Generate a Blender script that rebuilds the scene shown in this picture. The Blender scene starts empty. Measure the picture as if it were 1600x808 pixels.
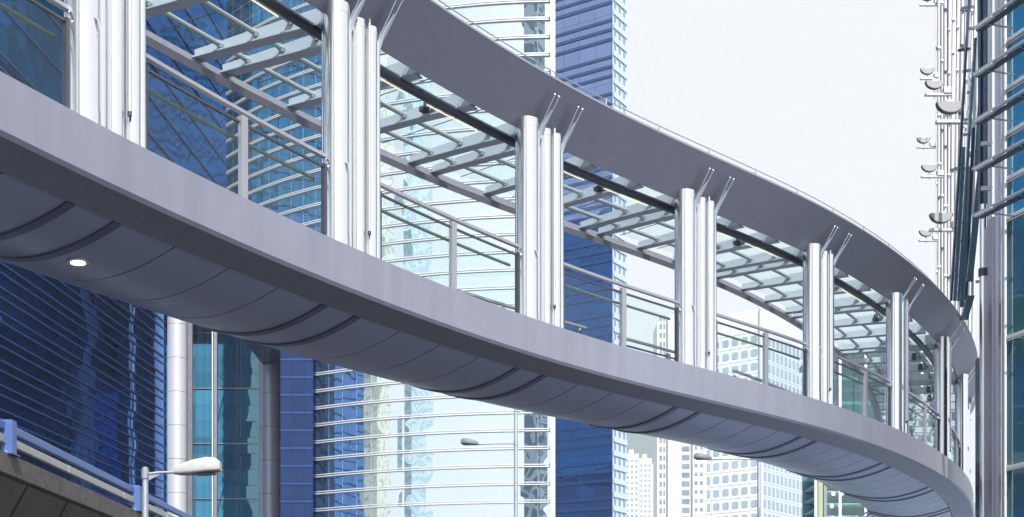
import bpy, bmesh, math, random
from mathutils import Vector, Matrix
random.seed(7)
R = math.radians
sc = bpy.context.scene
COL = sc.collection

# ------------------------------------------------------------------ camera
EYE = 1.6            # the ground is z = 0
F = 2100.0           # focal length in pixels of the 1600 px wide photograph
HZ = 1060.0          # the horizon lies below the frame (rising-front shift lens)
cam = bpy.data.cameras.new('camera')
cam.sensor_width = 36.0
cam.lens = 36.0 * F / 1600
cam.shift_y = (HZ - 404) / 1600
cam.clip_start = 0.1
cam.clip_end = 9000
cam_o = bpy.data.objects.new('camera', cam)
cam_o.location = (0, 0, EYE)
cam_o.rotation_euler = (R(90), 0, 0)
COL.objects.link(cam_o)
sc.camera = cam_o

# ------------------------------------------------------------------ sky, sun, exposure
SUN_AZ, SUN_EL = R(167), R(43)          # azimuth clockwise from +Y
world = bpy.data.worlds.new('World')
sc.world = world
world.use_nodes = True
nt = world.node_tree
nt.nodes.clear()
sky = nt.nodes.new('ShaderNodeTexSky')
sky.sky_type = 'NISHITA'
sky.sun_disc = False
sky.sun_elevation = SUN_EL
sky.sun_rotation = SUN_AZ
sky.dust_density = 4.0
mixw = nt.nodes.new('ShaderNodeMix')
mixw.data_type = 'RGBA'
mixw.inputs[0].default_value = 0.86      # bright white haze over the whole sky
mixw.inputs[7].default_value = (9.3, 9.25, 9.1, 1)
bgn = nt.nodes.new('ShaderNodeBackground')
bgn.inputs[1].default_value = 0.08
wo = nt.nodes.new('ShaderNodeOutputWorld')
nt.links.new(sky.outputs[0], mixw.inputs[6])
nt.links.new(mixw.outputs[2], bgn.inputs[0])
nt.links.new(bgn.outputs[0], wo.inputs[0])

sun = bpy.data.lights.new('sun', 'SUN')
sun.energy = 4.5
sun.angle = R(0.5)
sun.color = (1.0, 0.97, 0.93)
sun_o = bpy.data.objects.new('sun', sun)
dsun = Vector((math.sin(SUN_AZ) * math.cos(SUN_EL), math.cos(SUN_AZ) * math.cos(SUN_EL), math.sin(SUN_EL)))
sun_o.rotation_euler = (-dsun).to_track_quat('-Z', 'Y').to_euler()
sun_o.location = (30, -30, 60)
COL.objects.link(sun_o)

sc.view_settings.view_transform = 'Standard'
sc.view_settings.look = 'None'
sc.view_settings.exposure = 0.5
sc.view_settings.gamma = 1.0
sc.cycles.use_denoising = True
sc.cycles.max_bounces = 10
sc.cycles.transparent_max_bounces = 24
sc.cycles.glossy_bounces = 5
sc.cycles.volume_bounces = 1
sc.cycles.caustics_reflective = False
sc.cycles.caustics_refractive = False
sc.cycles.sample_clamp_indirect = 4.0

HAZE = 0.00026

# ------------------------------------------------------------------ helpers
def at(x, y, Y):
    """point seen at photo pixel (x, y) at distance Y along the view axis"""
    return Vector(((x - 800) / F * Y, Y, EYE + (HZ - y) / F * Y))

def zat(y, Y):
    return EYE + (HZ - y) / F * Y

class MB:
    def __init__(s):
        s.v, s.f, s.uv, s.sm = [], [], [], []
    def vert(s, p):
        s.v.append(Vector(p)); return len(s.v) - 1
    def face(s, ids, uv=None, smooth=False):
        s.f.append(tuple(ids)); s.uv.append(uv); s.sm.append(smooth)
    def quad(s, a, b, c, d, uv=None, smooth=False):
        s.face([s.vert(p) for p in (a, b, c, d)], uv, smooth)
    def hexa(s, P):
        """8 corners: four of the bottom, four of the top in the same order"""
        i = [s.vert(p) for p in P]
        for q in ((3, 2, 1, 0), (4, 5, 6, 7), (0, 1, 5, 4), (1, 2, 6, 5), (2, 3, 7, 6), (3, 0, 4, 7)):
            s.face([i[k] for k in q])
    def box(s, c, ux, uy, uz):
        """centre and three half-extent vectors"""
        c, ux, uy, uz = Vector(c), Vector(ux), Vector(uy), Vector(uz)
        s.hexa([c - ux - uy - uz, c + ux - uy - uz, c + ux + uy - uz, c - ux + uy - uz,
                c - ux - uy + uz, c + ux - uy + uz, c + ux + uy + uz, c - ux + uy + uz])
    def abox(s, x0, x1, y0, y1, z0, z1):
        s.box(((x0 + x1) / 2, (y0 + y1) / 2, (z0 + z1) / 2), ((x1 - x0) / 2, 0, 0), (0, (y1 - y0) / 2, 0), (0, 0, (z1 - z0) / 2))
    def bar(s, a, b, w, h, up=(0, 0, 1)):
        a, b, up = Vector(a), Vector(b), Vector(up)
        t = (b - a).normalized()
        sd = t.cross(up).normalized()
        u = sd.cross(t).normalized()
        s.box((a + b) / 2, (b - a) / 2, sd * w / 2, u * h / 2)
    def tube(s, pts, r, n=12, caps=True):
        pts = [Vector(p) for p in pts]
        rs = r if isinstance(r, (list, tuple)) else [r] * len(pts)
        t0 = (pts[1] - pts[0]).normalized()
        ref = Vector((0, 0, 1)) if abs(t0.z) < .9 else Vector((1, 0, 0))
        rings = []
        for i, p in enumerate(pts):
            if i == 0: t = t0
            elif i == len(pts) - 1: t = (pts[i] - pts[i - 1]).normalized()
            else: t = ((pts[i] - pts[i - 1]).normalized() + (pts[i + 1] - pts[i]).normalized()).normalized()
            a = t.cross(ref).normalized(); b = t.cross(a).normalized()
            rings.append([s.vert(p + (a * math.cos(k * 2 * math.pi / n) + b * math.sin(k * 2 * math.pi / n)) * rs[i]) for k in range(n)])
        for q, w in zip(rings, rings[1:]):
            for k in range(n):
                s.face((q[k], q[(k + 1) % n], w[(k + 1) % n], w[k]), None, True)
        if caps:
            s.face([s.vert(s.v[i]) for i in reversed(rings[0])]); s.face([s.vert(s.v[i]) for i in rings[-1]])
    def sweep(s, rings, closed=True, caps=True, smooth=False):
        """rings of equal length joined one to the next"""
        idx = [[s.vert(p) for p in r] for r in rings]
        n = len(rings[0])
        for q, w in zip(idx, idx[1:]):
            for k in range(n if closed else n - 1):
                s.face((q[k], w[k], w[(k + 1) % n], q[(k + 1) % n]), None, smooth)
        if caps and closed:
            s.face([s.vert(s.v[i]) for i in idx[0]]); s.face([s.vert(s.v[i]) for i in reversed(idx[-1])])
    def ball(s, c, r, n=10):
        c = Vector(c)
        rings = []
        for i in range(1, 6):
            a = math.pi * i / 6
            rings.append([c + Vector((math.sin(a) * math.cos(k * 2 * math.pi / n), math.sin(a) * math.sin(k * 2 * math.pi / n), math.cos(a))) * r for k in range(n)])
        s.sweep(rings, True, True, True)
    def build(s, name, mat, parent=None, bevel=0, fix=True):
        me = bpy.data.meshes.new(name)
        o0 = parent_world(parent)
        me.from_pydata([v - o0 for v in s.v], [], s.f)
        if any(u is not None for u in s.uv):
            lay = me.uv_layers.new(name='uv')
            for p, u in zip(me.polygons, s.uv):
                if u is not None:
                    for li, c in zip(p.loop_indices, u): lay.data[li].uv = c
        me.polygons.foreach_set('use_smooth', s.sm)
        if fix:
            bm = bmesh.new(); bm.from_mesh(me)
            bmesh.ops.recalc_face_normals(bm, faces=bm.faces)
            bm.to_mesh(me); bm.free()
        me.materials.append(mat)
        me.update()
        o = bpy.data.objects.new(name, me)
        COL.objects.link(o)
        if parent: o.parent = parent
        if bevel:
            m = o.modifiers.new('bevel', 'BEVEL'); m.width = bevel; m.segments = 2; m.limit_method = 'ANGLE'
        return o

def parent_world(o):
    v = Vector((0, 0, 0))
    while o is not None:
        v = v + o.location; o = o.parent
    return v

def tag(o, label, cat, group=None):
    o['label'] = label; o['category'] = cat
    if group: o['group'] = group
    return o
def thing(name, label, cat, loc=(0, 0, 0), group=None):
    o = bpy.data.objects.new(name, None)
    o.empty_display_size = .3
    o.location = loc
    COL.objects.link(o)
    return tag(o, label, cat, group)
def structure(o):
    o['kind'] = 'structure'; return o
def dup(o, parent=None, loc=None, deep=True):
    c = o.copy(); COL.objects.link(c)
    if parent is not None: c.parent = parent
    if loc is not None: c.location = loc
    if deep:
        for ch in list(o.children):
            dup(ch, c)
    return c

# ------------------------------------------------------------------ materials
def newmat(name):
    m = bpy.data.materials.new(name); m.use_nodes = True
    t = m.node_tree; t.nodes.clear()
    out = t.nodes.new('ShaderNodeOutputMaterial')
    return m, t, out
def N(t, kind, **kw):
    n = t.nodes.new('ShaderNode' + kind)
    for k, v in kw.items(): setattr(n, k, v)
    return n
def math_n(t, op, a, b=None, c=None):
    n = N(t, 'Math', operation=op)
    for i, x in enumerate((a, b, c)):
        if x is None: continue
        if isinstance(x, (int, float)): n.inputs[i].default_value = x
        else: t.links.new(x, n.inputs[i])
    return n.outputs[0]
def vmath(t, op, a, b=None, scale=None):
    n = N(t, 'VectorMath', operation=op)
    for i, x in enumerate((a, b)):
        if x is None: continue
        if isinstance(x, (tuple, list)): n.inputs[i].default_value = x
        else: t.links.new(x, n.inputs[i])
    if scale is not None: n.inputs['Scale'].default_value = scale
    return n.outputs[0]
def mixrgb(t, fac, a, b):
    n = N(t, 'Mix', data_type='RGBA')
    for i, x in ((0, fac), (6, a), (7, b)):
        if isinstance(x, (int, float)): n.inputs[i].default_value = x
        elif isinstance(x, (tuple, list)): n.inputs[i].default_value = tuple(x) + ((1,) if len(x) == 3 else ())
        else: t.links.new(x, n.inputs[i])
    return n.outputs[2]

def paint(name, col, rough=.5, metal=0.0, var=.12, scale=2.0, streak=None, bump=0.0, spec=.5, rvar=.1):
    """painted or brushed surface with mottled colour, optional vertical streaks and fine bump"""
    m, t, out = newmat(name)
    p = N(t, 'BsdfPrincipled')
    tc = N(t, 'TexCoord')
    nz = N(t, 'TexNoise'); nz.inputs['Scale'].default_value = scale; nz.inputs['Detail'].default_value = 6; nz.inputs['Roughness'].default_value = .6
    t.links.new(tc.outputs['Object'], nz.inputs['Vector'])
    fac = nz.outputs[0]
    if streak:
        mp = N(t, 'Mapping'); mp.inputs['Scale'].default_value = streak
        t.links.new(tc.outputs['Object'], mp.inputs[0])
        n2 = N(t, 'TexNoise'); n2.inputs['Scale'].default_value = 1; n2.inputs['Detail'].default_value = 5
        t.links.new(mp.outputs[0], n2.inputs['Vector'])
        fac = math_n(t, 'ADD', math_n(t, 'MULTIPLY', nz.outputs[0], .4), math_n(t, 'MULTIPLY', n2.outputs[0], .6))
    lo = tuple(c * (1 - var * 2.2) for c in col); hi = tuple(min(1, c * (1 + var * 2.2)) for c in col)
    cr = mixrgb(t, fac, lo, hi)
    t.links.new(cr, p.inputs['Base Color'])
    p.inputs['Metallic'].default_value = metal
    p.inputs['Specular IOR Level'].default_value = spec
    t.links.new(math_n(t, 'ADD', math_n(t, 'MULTIPLY', fac, rvar * 2), max(0.02, rough - rvar)), p.inputs['Roughness'])
    if bump:
        b = N(t, 'Bump'); b.inputs['Strength'].default_value = bump; b.inputs['Distance'].default_value = .02
        n3 = N(t, 'TexNoise'); n3.inputs['Scale'].default_value = scale * 12; n3.inputs['Detail'].default_value = 4
        t.links.new(tc.outputs['Object'], n3.inputs['Vector'])
        t.links.new(n3.outputs[0], b.inputs['Height'])
        t.links.new(b.outputs[0], p.inputs['Normal'])
    t.links.new(p.outputs[0], out.inputs[0])
    return m

def schlick(t, f0=.045, normal=None):
    geo = N(t, 'NewGeometry')
    dt = N(t, 'VectorMath', operation='DOT_PRODUCT')
    t.links.new(normal if normal is not None else geo.outputs['Normal'], dt.inputs[0]); t.links.new(geo.outputs['Incoming'], dt.inputs[1])
    c = math_n(t, 'SUBTRACT', 1.0, math_n(t, 'MINIMUM', math_n(t, 'ABSOLUTE', dt.outputs['Value']), 1.0))
    return math_n(t, 'ADD', math_n(t, 'MULTIPLY', math_n(t, 'POWER', c, 5.0), 1 - f0), f0)

def curtain(name, body, refl, r0=.3, pw=1.5, ph=2.0, tilt=.012, wob=.02, wscale=.5, joint=.04, joint_col=None, rough=.0):
    """reflective curtain-wall glass: every pane tilted a little and slightly wavy; uv in metres"""
    m, t, out = newmat(name)
    uv = N(t, 'UVMap')
    geo = N(t, 'NewGeometry')
    sep = N(t, 'SeparateXYZ'); t.links.new(uv.outputs[0], sep.inputs[0])
    u = math_n(t, 'DIVIDE', sep.outputs[0], pw); v = math_n(t, 'DIVIDE', sep.outputs[1], ph)
    cid = N(t, 'CombineXYZ')
    t.links.new(math_n(t, 'FLOOR', u), cid.inputs[0]); t.links.new(math_n(t, 'FLOOR', v), cid.inputs[1])
    wn = N(t, 'TexWhiteNoise'); wn.noise_dimensions = '3D'; t.links.new(cid.outputs[0], wn.inputs['Vector'])
    a = vmath(t, 'SCALE', vmath(t, 'SUBTRACT', wn.outputs['Color'], (.5, .5, .5)), scale=tilt * 2)
    nz = N(t, 'TexNoise'); nz.inputs['Scale'].default_value = wscale; nz.inputs['Detail'].default_value = 1.5
    t.links.new(vmath(t, 'ADD', uv.outputs[0], vmath(t, 'SCALE', wn.outputs['Color'], scale=1.2)), nz.inputs['Vector'])
    b = vmath(t, 'SCALE', vmath(t, 'SUBTRACT', nz.outputs['Color'], (.5, .5, .5)), scale=wob * 2)
    nrm = vmath(t, 'NORMALIZE', vmath(t, 'ADD', geo.outputs['Normal'], vmath(t, 'ADD', a, b)))
    fac = math_n(t, 'ADD', math_n(t, 'MULTIPLY', schlick(t, .045, nrm), 1 - r0), r0)
    d = N(t, 'BsdfDiffuse')
    bc = mixrgb(t, wn.outputs['Value'], tuple(c * .7 for c in body), tuple(c * 1.3 for c in body))
    t.links.new(bc, d.inputs[0])
    g = N(t, 'BsdfGlossy'); g.inputs['Roughness'].default_value = rough; g.inputs[0].default_value = tuple(refl) + (1,)
    t.links.new(nrm, g.inputs['Normal'])
    mx = N(t, 'MixShader')
    t.links.new(fac, mx.inputs[0]); t.links.new(d.outputs[0], mx.inputs[1]); t.links.new(g.outputs[0], mx.inputs[2])
    res = mx.outputs[0]
    if joint:
        fu = math_n(t, 'FRACT', u); fv = math_n(t, 'FRACT', v)
        j = math_n(t, 'MAXIMUM', math_n(t, 'LESS_THAN', fu, joint / pw), math_n(t, 'LESS_THAN', fv, joint / ph))
        jd = N(t, 'BsdfDiffuse'); jd.inputs[0].default_value = tuple(joint_col or (.03, .04, .07)) + (1,)
        m2 = N(t, 'MixShader')
        t.links.new(j, m2.inputs[0]); t.links.new(res, m2.inputs[1]); t.links.new(jd.outputs[0], m2.inputs[2])
        res = m2.outputs[0]
    t.links.new(res, out.inputs[0])
    return m

def clear_glass(name, tint, r0=.03, refl=.8):
    m, t, out = newmat(name)
    fac = math_n(t, 'ADD', math_n(t, 'MULTIPLY', schlick(t), refl), r0)
    tr = N(t, 'BsdfTransparent'); tr.inputs[0].default_value = tuple(tint) + (1,)
    g = N(t, 'BsdfGlossy'); g.inputs['Roughness'].default_value = 0.0; g.inputs[0].default_value = (.9, .97, 1, 1)
    mx = N(t, 'MixShader')
    t.links.new(fac, mx.inputs[0]); t.links.new(tr.outputs[0], mx.inputs[1]); t.links.new(g.outputs[0], mx.inputs[2])
    t.links.new(mx.outputs[0], out.inputs[0])
    return m

def emit(name, col, s):
    m, t, out = newmat(name)
    e = N(t, 'Emission'); e.inputs[0].default_value = tuple(col) + (1,); e.inputs[1].default_value = s
    t.links.new(e.outputs[0], out.inputs[0]); return m

def grid_facade(name, wall, win, cw, ch, fx, fy, rough=.6):
    """wall with a regular window grid (uv in metres); for towers met only in reflections"""
    m, t, out = newmat(name)
    uv = N(t, 'UVMap'); sep = N(t, 'SeparateXYZ'); t.links.new(uv.outputs[0], sep.inputs[0])
    u = math_n(t, 'FRACT', math_n(t, 'DIVIDE', sep.outputs[0], cw)); v = math_n(t, 'FRACT', math_n(t, 'DIVIDE', sep.outputs[1], ch))
    isw = math_n(t, 'MULTIPLY', math_n(t, 'LESS_THAN', u, fx), math_n(t, 'LESS_THAN', v, fy))
    p = N(t, 'BsdfPrincipled')
    t.links.new(mixrgb(t, isw, wall, win), p.inputs['Base Color'])
    p.inputs['Roughness'].default_value = rough
    t.links.new(p.outputs[0], out.inputs[0]); return m

M = {}
M['chrome'] = paint('polished_steel', (.86, .86, .88), rough=.2, metal=1, var=.02, scale=3, streak=(14, 14, .3), rvar=.05)
M['steel'] = paint('satin_steel', (.62, .64, .67), rough=.36, metal=.9, var=.05, scale=4, rvar=.06)
M['deck'] = paint('lavender_grey_cladding', (.285, .292, .365), rough=.42, metal=.3, var=.13, scale=.5, streak=(4.5, 4.5, .22), rvar=.06)
M['roof'] = paint('plum_grey_cladding', (.220, .218, .262), rough=.38, metal=.35, var=.08, scale=.9, streak=(9, 9, .35), rvar=.06)
M['soffit'] = paint('reflected_blue_soffit', (.43, .46, .62), rough=.32, metal=.2, var=.04, scale=.5, rvar=.05)  # grey metal with the blue reflected from the glass walls put into its colour
M['soffit_rib'] = paint('dark_soffit_rib', (.17, .19, .28), rough=.4, metal=.3, var=.05)
M['black'] = paint('black_gap', (.012, .013, .02), rough=.7, var=.1)
M['beam'] = paint('grey_painted_steel', (.46, .51, .58), rough=.45, metal=.15, var=.04)
M['purlin'] = paint('silver_grey_tube', (.42, .47, .49), rough=.35, metal=.35, var=.04)
M['dark_metal'] = paint('dark_grey_metal', (.07, .075, .10), rough=.4, metal=.4, var=.06)
M['alu'] = paint('anodised_frame', (.44, .44, .48), rough=.35, metal=.7, var=.04)
M['floor'] = paint('deck_tiles', (.30, .30, .31), rough=.6)
M['timber'] = paint('dark_green_handrail', (.10, .15, .12), rough=.4, var=.12)
M['roof_glass'] = clear_glass('roof_glass', (.94, .982, .988), .0, .35)
M['rail_glass'] = clear_glass('balustrade_glass', (.95, .983, .98), .0, .38)
M['strip'] = emit('fluorescent_tube', (1.0, .95, .70), .75)
M['downlight'] = emit('warm_downlight', (1.0, .87, .62), 2.6)
M['concrete'] = paint('stained_concrete', (.115, .092, .085), rough=.85, var=.36, scale=1.2, streak=(1.5, 1.5, .25), bump=.5)
M['concrete_light'] = paint('weathered_kerb_concrete', (.125, .112, .108), rough=.85, var=.38, scale=5, bump=.5)
M['blue_paint'] = paint('blue_rail_paint', (.085, .165, .42), rough=.45, var=.1, scale=3)
M['cream_paint'] = paint('off_white_rail_paint', (.40, .40, .38), rough=.5, var=.12, scale=3)
M['lamp_grey'] = paint('lamp_grey', (.50, .50, .50), rough=.5, var=.1, scale=6)
M['lamp_shaded'] = paint('shaded_lamp_grey', (.16, .17, .20), rough=.5, var=.1, scale=6)  # darker copy of the lamp grey, shade of the far heads put into the colour
M['galv'] = paint('galvanised_steel', (.38, .42, .48), rough=.5, metal=.5, var=.1, scale=5)
M['lens'] = paint('lamp_lens', (.25, .24, .22), rough=.15, var=.1)
M['white_metal'] = paint('white_metal', (.78, .78, .80), rough=.4, metal=.1, var=.03)
M['column_clad'] = paint('pale_lilac_cladding', (.74, .76, .84), rough=.38, metal=.25, var=.02, scale=.3)
M['ground'] = paint('paved_ground', (.21, .25, .32), rough=.9, var=.15, scale=.3)
M['asphalt'] = paint('asphalt', (.05, .05, .055), rough=.9, var=.2, scale=1)
M['hill'] = paint('wooded_hill', (.05, .08, .06), rough=1, var=.3, scale=.012)

# ------------------------------------------------------------------ ground
mb = MB(); mb.quad((-2600, -1500, 0), (2600, -1500, 0), (2600, 3000, 0), (-2600, 3000, 0))
structure(mb.build('ground', M['ground']))
mb = MB(); mb.quad((-9, -60, .004), (6, -60, .004), (6, 240, .004), (-9, 240, .004))
structure(mb.build('road', M['asphalt']))

# ------------------------------------------------------------------ the bridge line (plan curve of its near deck edge)
KP = (-7.0926, 5.8533, .2707)
KN = [0.0, 6.2857, 12.5714, 18.8571, 25.1429, 31.4286, 37.7143, 44.0]
KK = [.0186, .022, .0248, .0364, -.0344, -.023, -.0246, -.0045]
def kappa(s):
    if s <= 0: return KK[0]
    if s >= 44: return max(-.024, -.0045 - (s - 44) * .008)
    for i in range(7):
        if s <= KN[i + 1]:
            a = (s - KN[i]) / (KN[i + 1] - KN[i]); return KK[i] * (1 - a) + KK[i + 1] * a
DS = .02
S_MIN, S_MAX = -9.0, 62.0
TAB = {}
def integrate():
    x, y, h = KP
    i = 0
    TAB[0] = (x, y, h)
    while i * DS < S_MAX + .5:
        k = kappa(i * DS + DS / 2); hm = h + k * DS / 2
        x += math.sin(hm) * DS; y += math.cos(hm) * DS; h += k * DS; i += 1
        TAB[i] = (x, y, h)
    x, y, h = KP; i = 0
    while i * DS > S_MIN - .5:
        k = kappa(i * DS - DS / 2); hm = h - k * DS / 2
        x -= math.sin(hm) * DS; y -= math.cos(hm) * DS; h -= k * DS; i -= 1
        TAB[i] = (x, y, h)
integrate()
def fr(s):
    i = math.floor(s / DS); a = s / DS - i
    p, q = TAB[i], TAB[i + 1]
    return tuple(p[k] * (1 - a) + q[k] * a for k in range(3))
def bp(s, d, z):
    """bridge point: s along, d inwards from the near deck edge, z above the eye"""
    x, y, h = fr(s)
    return Vector((x - d * math.cos(h), y + d * math.sin(h), z + EYE))
def tang(s):
    h = fr(s)[2]; return Vector((math.sin(h), math.cos(h), 0))
def inw(s):
    h = fr(s)[2]; return Vector((-math.cos(h), math.sin(h), 0))
def srange(a, b, step=.35):
    n = max(1, int(math.ceil((b - a) / step)))
    return [a + (b - a) * i / n for i in range(n + 1)]
def bsweep(mb, prof, a, b, step=.35, closed=True, smooth=False, caps=True):
    mb.sweep([[bp(s, d, z) for d, z in prof] for s in srange(a, b, step)], closed, caps, smooth)

H = 5.635                     # deck edge above the eye
WD = 3.0                     # width of the bridge
COLS = [0.05, 4.45, 8.83, 13.20, 17.62, 21.88, 26.19, 30.62, 35.25, 40.0, 44.5, 49.0, 53.5, 58.0]
HB = 8.72                     # underside of the roof-edge beam
A, B = S_MIN, S_MAX
bridge = thing('footbridge', 'curving elevated footbridge with glass roof, polished steel columns and grey cladding, crossing the whole view', 'footbridge', bp(13.2, 0, -EYE))

# --- deck: fascias, undersides, floor, soffit
for nm, near in (('deck_fascia', True), ('deck_fascia', False)):
    prof = [(0, H), (0, H - .54), (.03, H - .585), (.62, H - .62), (.62, H - .56), (.06, H - .5), (.06, H - .02), (.16, H - .02), (.16, H)]
    if not near: prof = [(WD - .10, H), (WD, H), (WD, H - .54), (WD - .10, H - .56)]
    mb = MB(); bsweep(mb, prof, A, B)
    mb.build(nm, M['deck'], bridge)
mb = MB(); bsweep(mb, [(.17, H - .12), (.17, H - .05), (WD - .17, H - .05), (WD - .17, H - .12)], A, B)
mb.build('walkway_floor', M['floor'], bridge)
def belly(k, out=0.0):
    """soffit section, k in 0..1 from the near gap to the far gap"""
    d0, d1 = .645, WD - .02
    return (d0 + (d1 - d0) * k, H - .60 - .24 * math.sin(math.pi * k) ** .9 + .04 * k - out)
mb = MB()
bsweep(mb, [(.58, H - .5)] + [(belly(k / 12)[0], belly(k / 12)[1] + .06) for k in range(13)] + [(WD - .06, H - .48)], A, B)
mb.build('soffit_tray', M['black'], bridge)
def soffit_piece(a, b, out, th, name, mat, k0=0.0, k1=1.0, n=20):
    mb = MB()
    ks = [k0 + (k1 - k0) * i / n for i in range(n + 1)]
    rings = []
    for s in srange(a, b, .3):
        lo = [bp(s, *belly(k, out)) for k in ks]
        hi = [bp(s, *belly(k, out - th)) for k in reversed(ks)]
        rings.append(lo + hi)
    mb.sweep(rings, True, True, True)
    o = mb.build(name, mat, bridge)
    m = o.modifiers.new('split', 'EDGE_SPLIT'); m.split_angle = R(40)
    return o
first = [c for c in COLS]
joints = []
for c0, c1 in zip(COLS, COLS[1:]):
    r1, r2 = c0 - .20, c0 + .48
    for c in (r1, r2):
        soffit_piece(c - .055, c + .055, .022, .07, 'soffit_rib', M['soffit_rib'])
    soffit_piece(r1 + .065, r2 - .065, 0, .05, 'soffit_panel', M['soffit'])
    e = c1 - .20
    cuts = [r2 + .065] + [r2 + (e - r2) * k / 4 for k in (1, 2, 3)] + [e - .065]
    for i in range(4):
        a = cuts[i] + (.012 if i else 0); b = cuts[i + 1] - (.012 if i < 3 else 0)
        soffit_piece(a, b, 0, .05, 'soffit_panel', M['soffit'])

# --- roof edge beams
def roof_prof(near):
    prof = [(.36, HB), (-.16, HB + .74), (-.12, HB + .80), (.10, HB + .80), (.10, HB + .74), (-.04, HB + .70), (.42, HB + .06)]
    return prof if near else [(WD - d, z) for d, z in prof]
mb = MB(); bsweep(mb, roof_prof(True), A, B); mb.build('roof_edge_beam', M['roof'], bridge)
mb = MB(); bsweep(mb, [(WD - .08, HB - .05), (WD + .10, HB + .05), (WD + .13, HB + .24), (WD + .05, HB + .24), (WD - .02, HB + .12), (WD - .12, HB + .05)], A, B)
mb.build('roof_edge_beam', M['roof'], bridge)
# pipe along the inner side of the near roof beam
mb = MB(); mb.sweep([[bp(s, .80 + .075 * math.cos(q * math.pi / 6), HB + .03 + .075 * math.sin(q * math.pi / 6)) for q in range(12)] for s in srange(A, B)], True, True, True)
mb.build('roof_pipe', M['dark_metal'], bridge)

# --- transverse roof beams
def cross_beam(s):
    mb = MB()
    t = tang(s); i = inw(s)
    d0, d1 = .46, WD + .0
    w = t * .045
    rings = []
    for d, dep in ((d0, .25), (WD * .5, .18), (d1, .11)):
        zt = HB + .30
        rings.append([bp(s, d, zt) - w, bp(s, d, zt) + w, bp(s, d, zt - dep) + w, bp(s, d, zt - dep) - w])
    mb.sweep(rings)
    fl = t * .10
    rings = []
    for d, dep in ((d0, .25), (WD * .5, .18), (d1, .11)):
        zt = HB + .30 - dep - .002
        rings.append([bp(s, d, zt) - fl, bp(s, d, zt) + fl, bp(s, d, zt - .022) + fl, bp(s, d, zt - .022) - fl])
    mb.sweep(rings)
    return mb.build('roof_beam', M['beam'], bridge)
PUR = [1.18, 1.82, 2.48]
beams = []
for c0, c1 in zip(COLS, COLS[1:]):
    beams += [c0 - .22, c0 + .30]
    L = (c1 - .22) - (c0 + .30)
    beams += [c0 + .30 + L / 3, c0 + .30 + 2 * L / 3]
for s in beams: cross_beam(s)
ze = HB + .235
for s0, s1 in zip(beams, beams[1:]):
    for d in PUR:
        mb = MB()
        pts = [bp(s, d, ze) for s in srange(s0 + .04, s1 - .04, .4)]
        mb.tube(pts, .038, 10)
        o = mb.build('purlin', M['purlin'], bridge)
        for e, q in ((s0 + .075, 1), (s1 - .075, -1)):
            mb = MB(); mb.tube([bp(e - .03 * q, d, ze), bp(e + .035 * q, d, ze)], .054, 10)
            mb.build('end_collar', M['steel'], o)
    # glass pane with thin cable below
    mb = MB(); bsweep(mb, [(.22, HB + .34), (WD + .02, HB + .34), (WD + .02, HB + .355), (.22, HB + .355)], s0 + .012, s1 - .012)
    g = mb.build('roof_pane', M['roof_glass'], bridge)
    mb = MB()
    sm = (s0 + s1) / 2
    mb.tube([bp(sm, .3, HB + .31), bp(sm, WD, HB + .31)], .007, 6)
    mb.build('tie_cable', M['dark_metal'], g)
# clamp spotlights sitting on the single beams
for n, s in enumerate(beams):
    if n % 4 in (2, 3):
        b = bp(s, 1.32, HB + .305); t = tang(s)
        mb = MB()
        mb.tube([b - t * .10 + Vector((0, 0, -.12)), b - t * .10 + Vector((0, 0, -.02))], .05, 10)
        mb.box(b - t * .16 + Vector((0, 0, -.15)), t * .06, inw(s) * .05, (0, 0, .035))
        mb.tube([b - t * .04 + Vector((0, 0, -.08)), b - t * .12 + Vector((0, 0, -.08))], .015, 6)
        mb.build('spotlight', M['dark_metal'], bridge)

# --- fluorescent strips
for c0, c1 in zip(COLS, COLS[1:]):
    for a, b in ((c0 + .75, c0 + 1.75), (c0 + 2.3, c0 + 3.5)):
        mb = MB(); mb.sweep([[bp(s, .87 + .011 * math.cos(q * math.pi / 4), HB - .04 + .011 * math.sin(q * math.pi / 4)) for q in range(8)] for s in srange(a, b)], True, True, True)
        mb.build('light_tube', M['strip'], bridge)

# --- safety wire on the roof
mb = MB(); mb.tube([bp(s, .02, HB + .97) for s in srange(A, B)], .009, 6)
mb.build('safety_wire', M['galv'], bridge)
s = A + .4
while s < B:
    mb = MB()
    mb.tube([bp(s, .02, HB + .80), bp(s, .02, HB + .99)], .014, 6)
    mb.box(bp(s, .03, HB + .82), tang(s) * .07, inw(s) * .05, (0, 0, .018))
    mb.bar(bp(s - .04, .03, HB + .81), bp(s - .04, .03, HB + .9), .03, .05, tang(s))
    mb.build('wire_stanchion', M['galv'], bridge)
    s += 1.45

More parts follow.
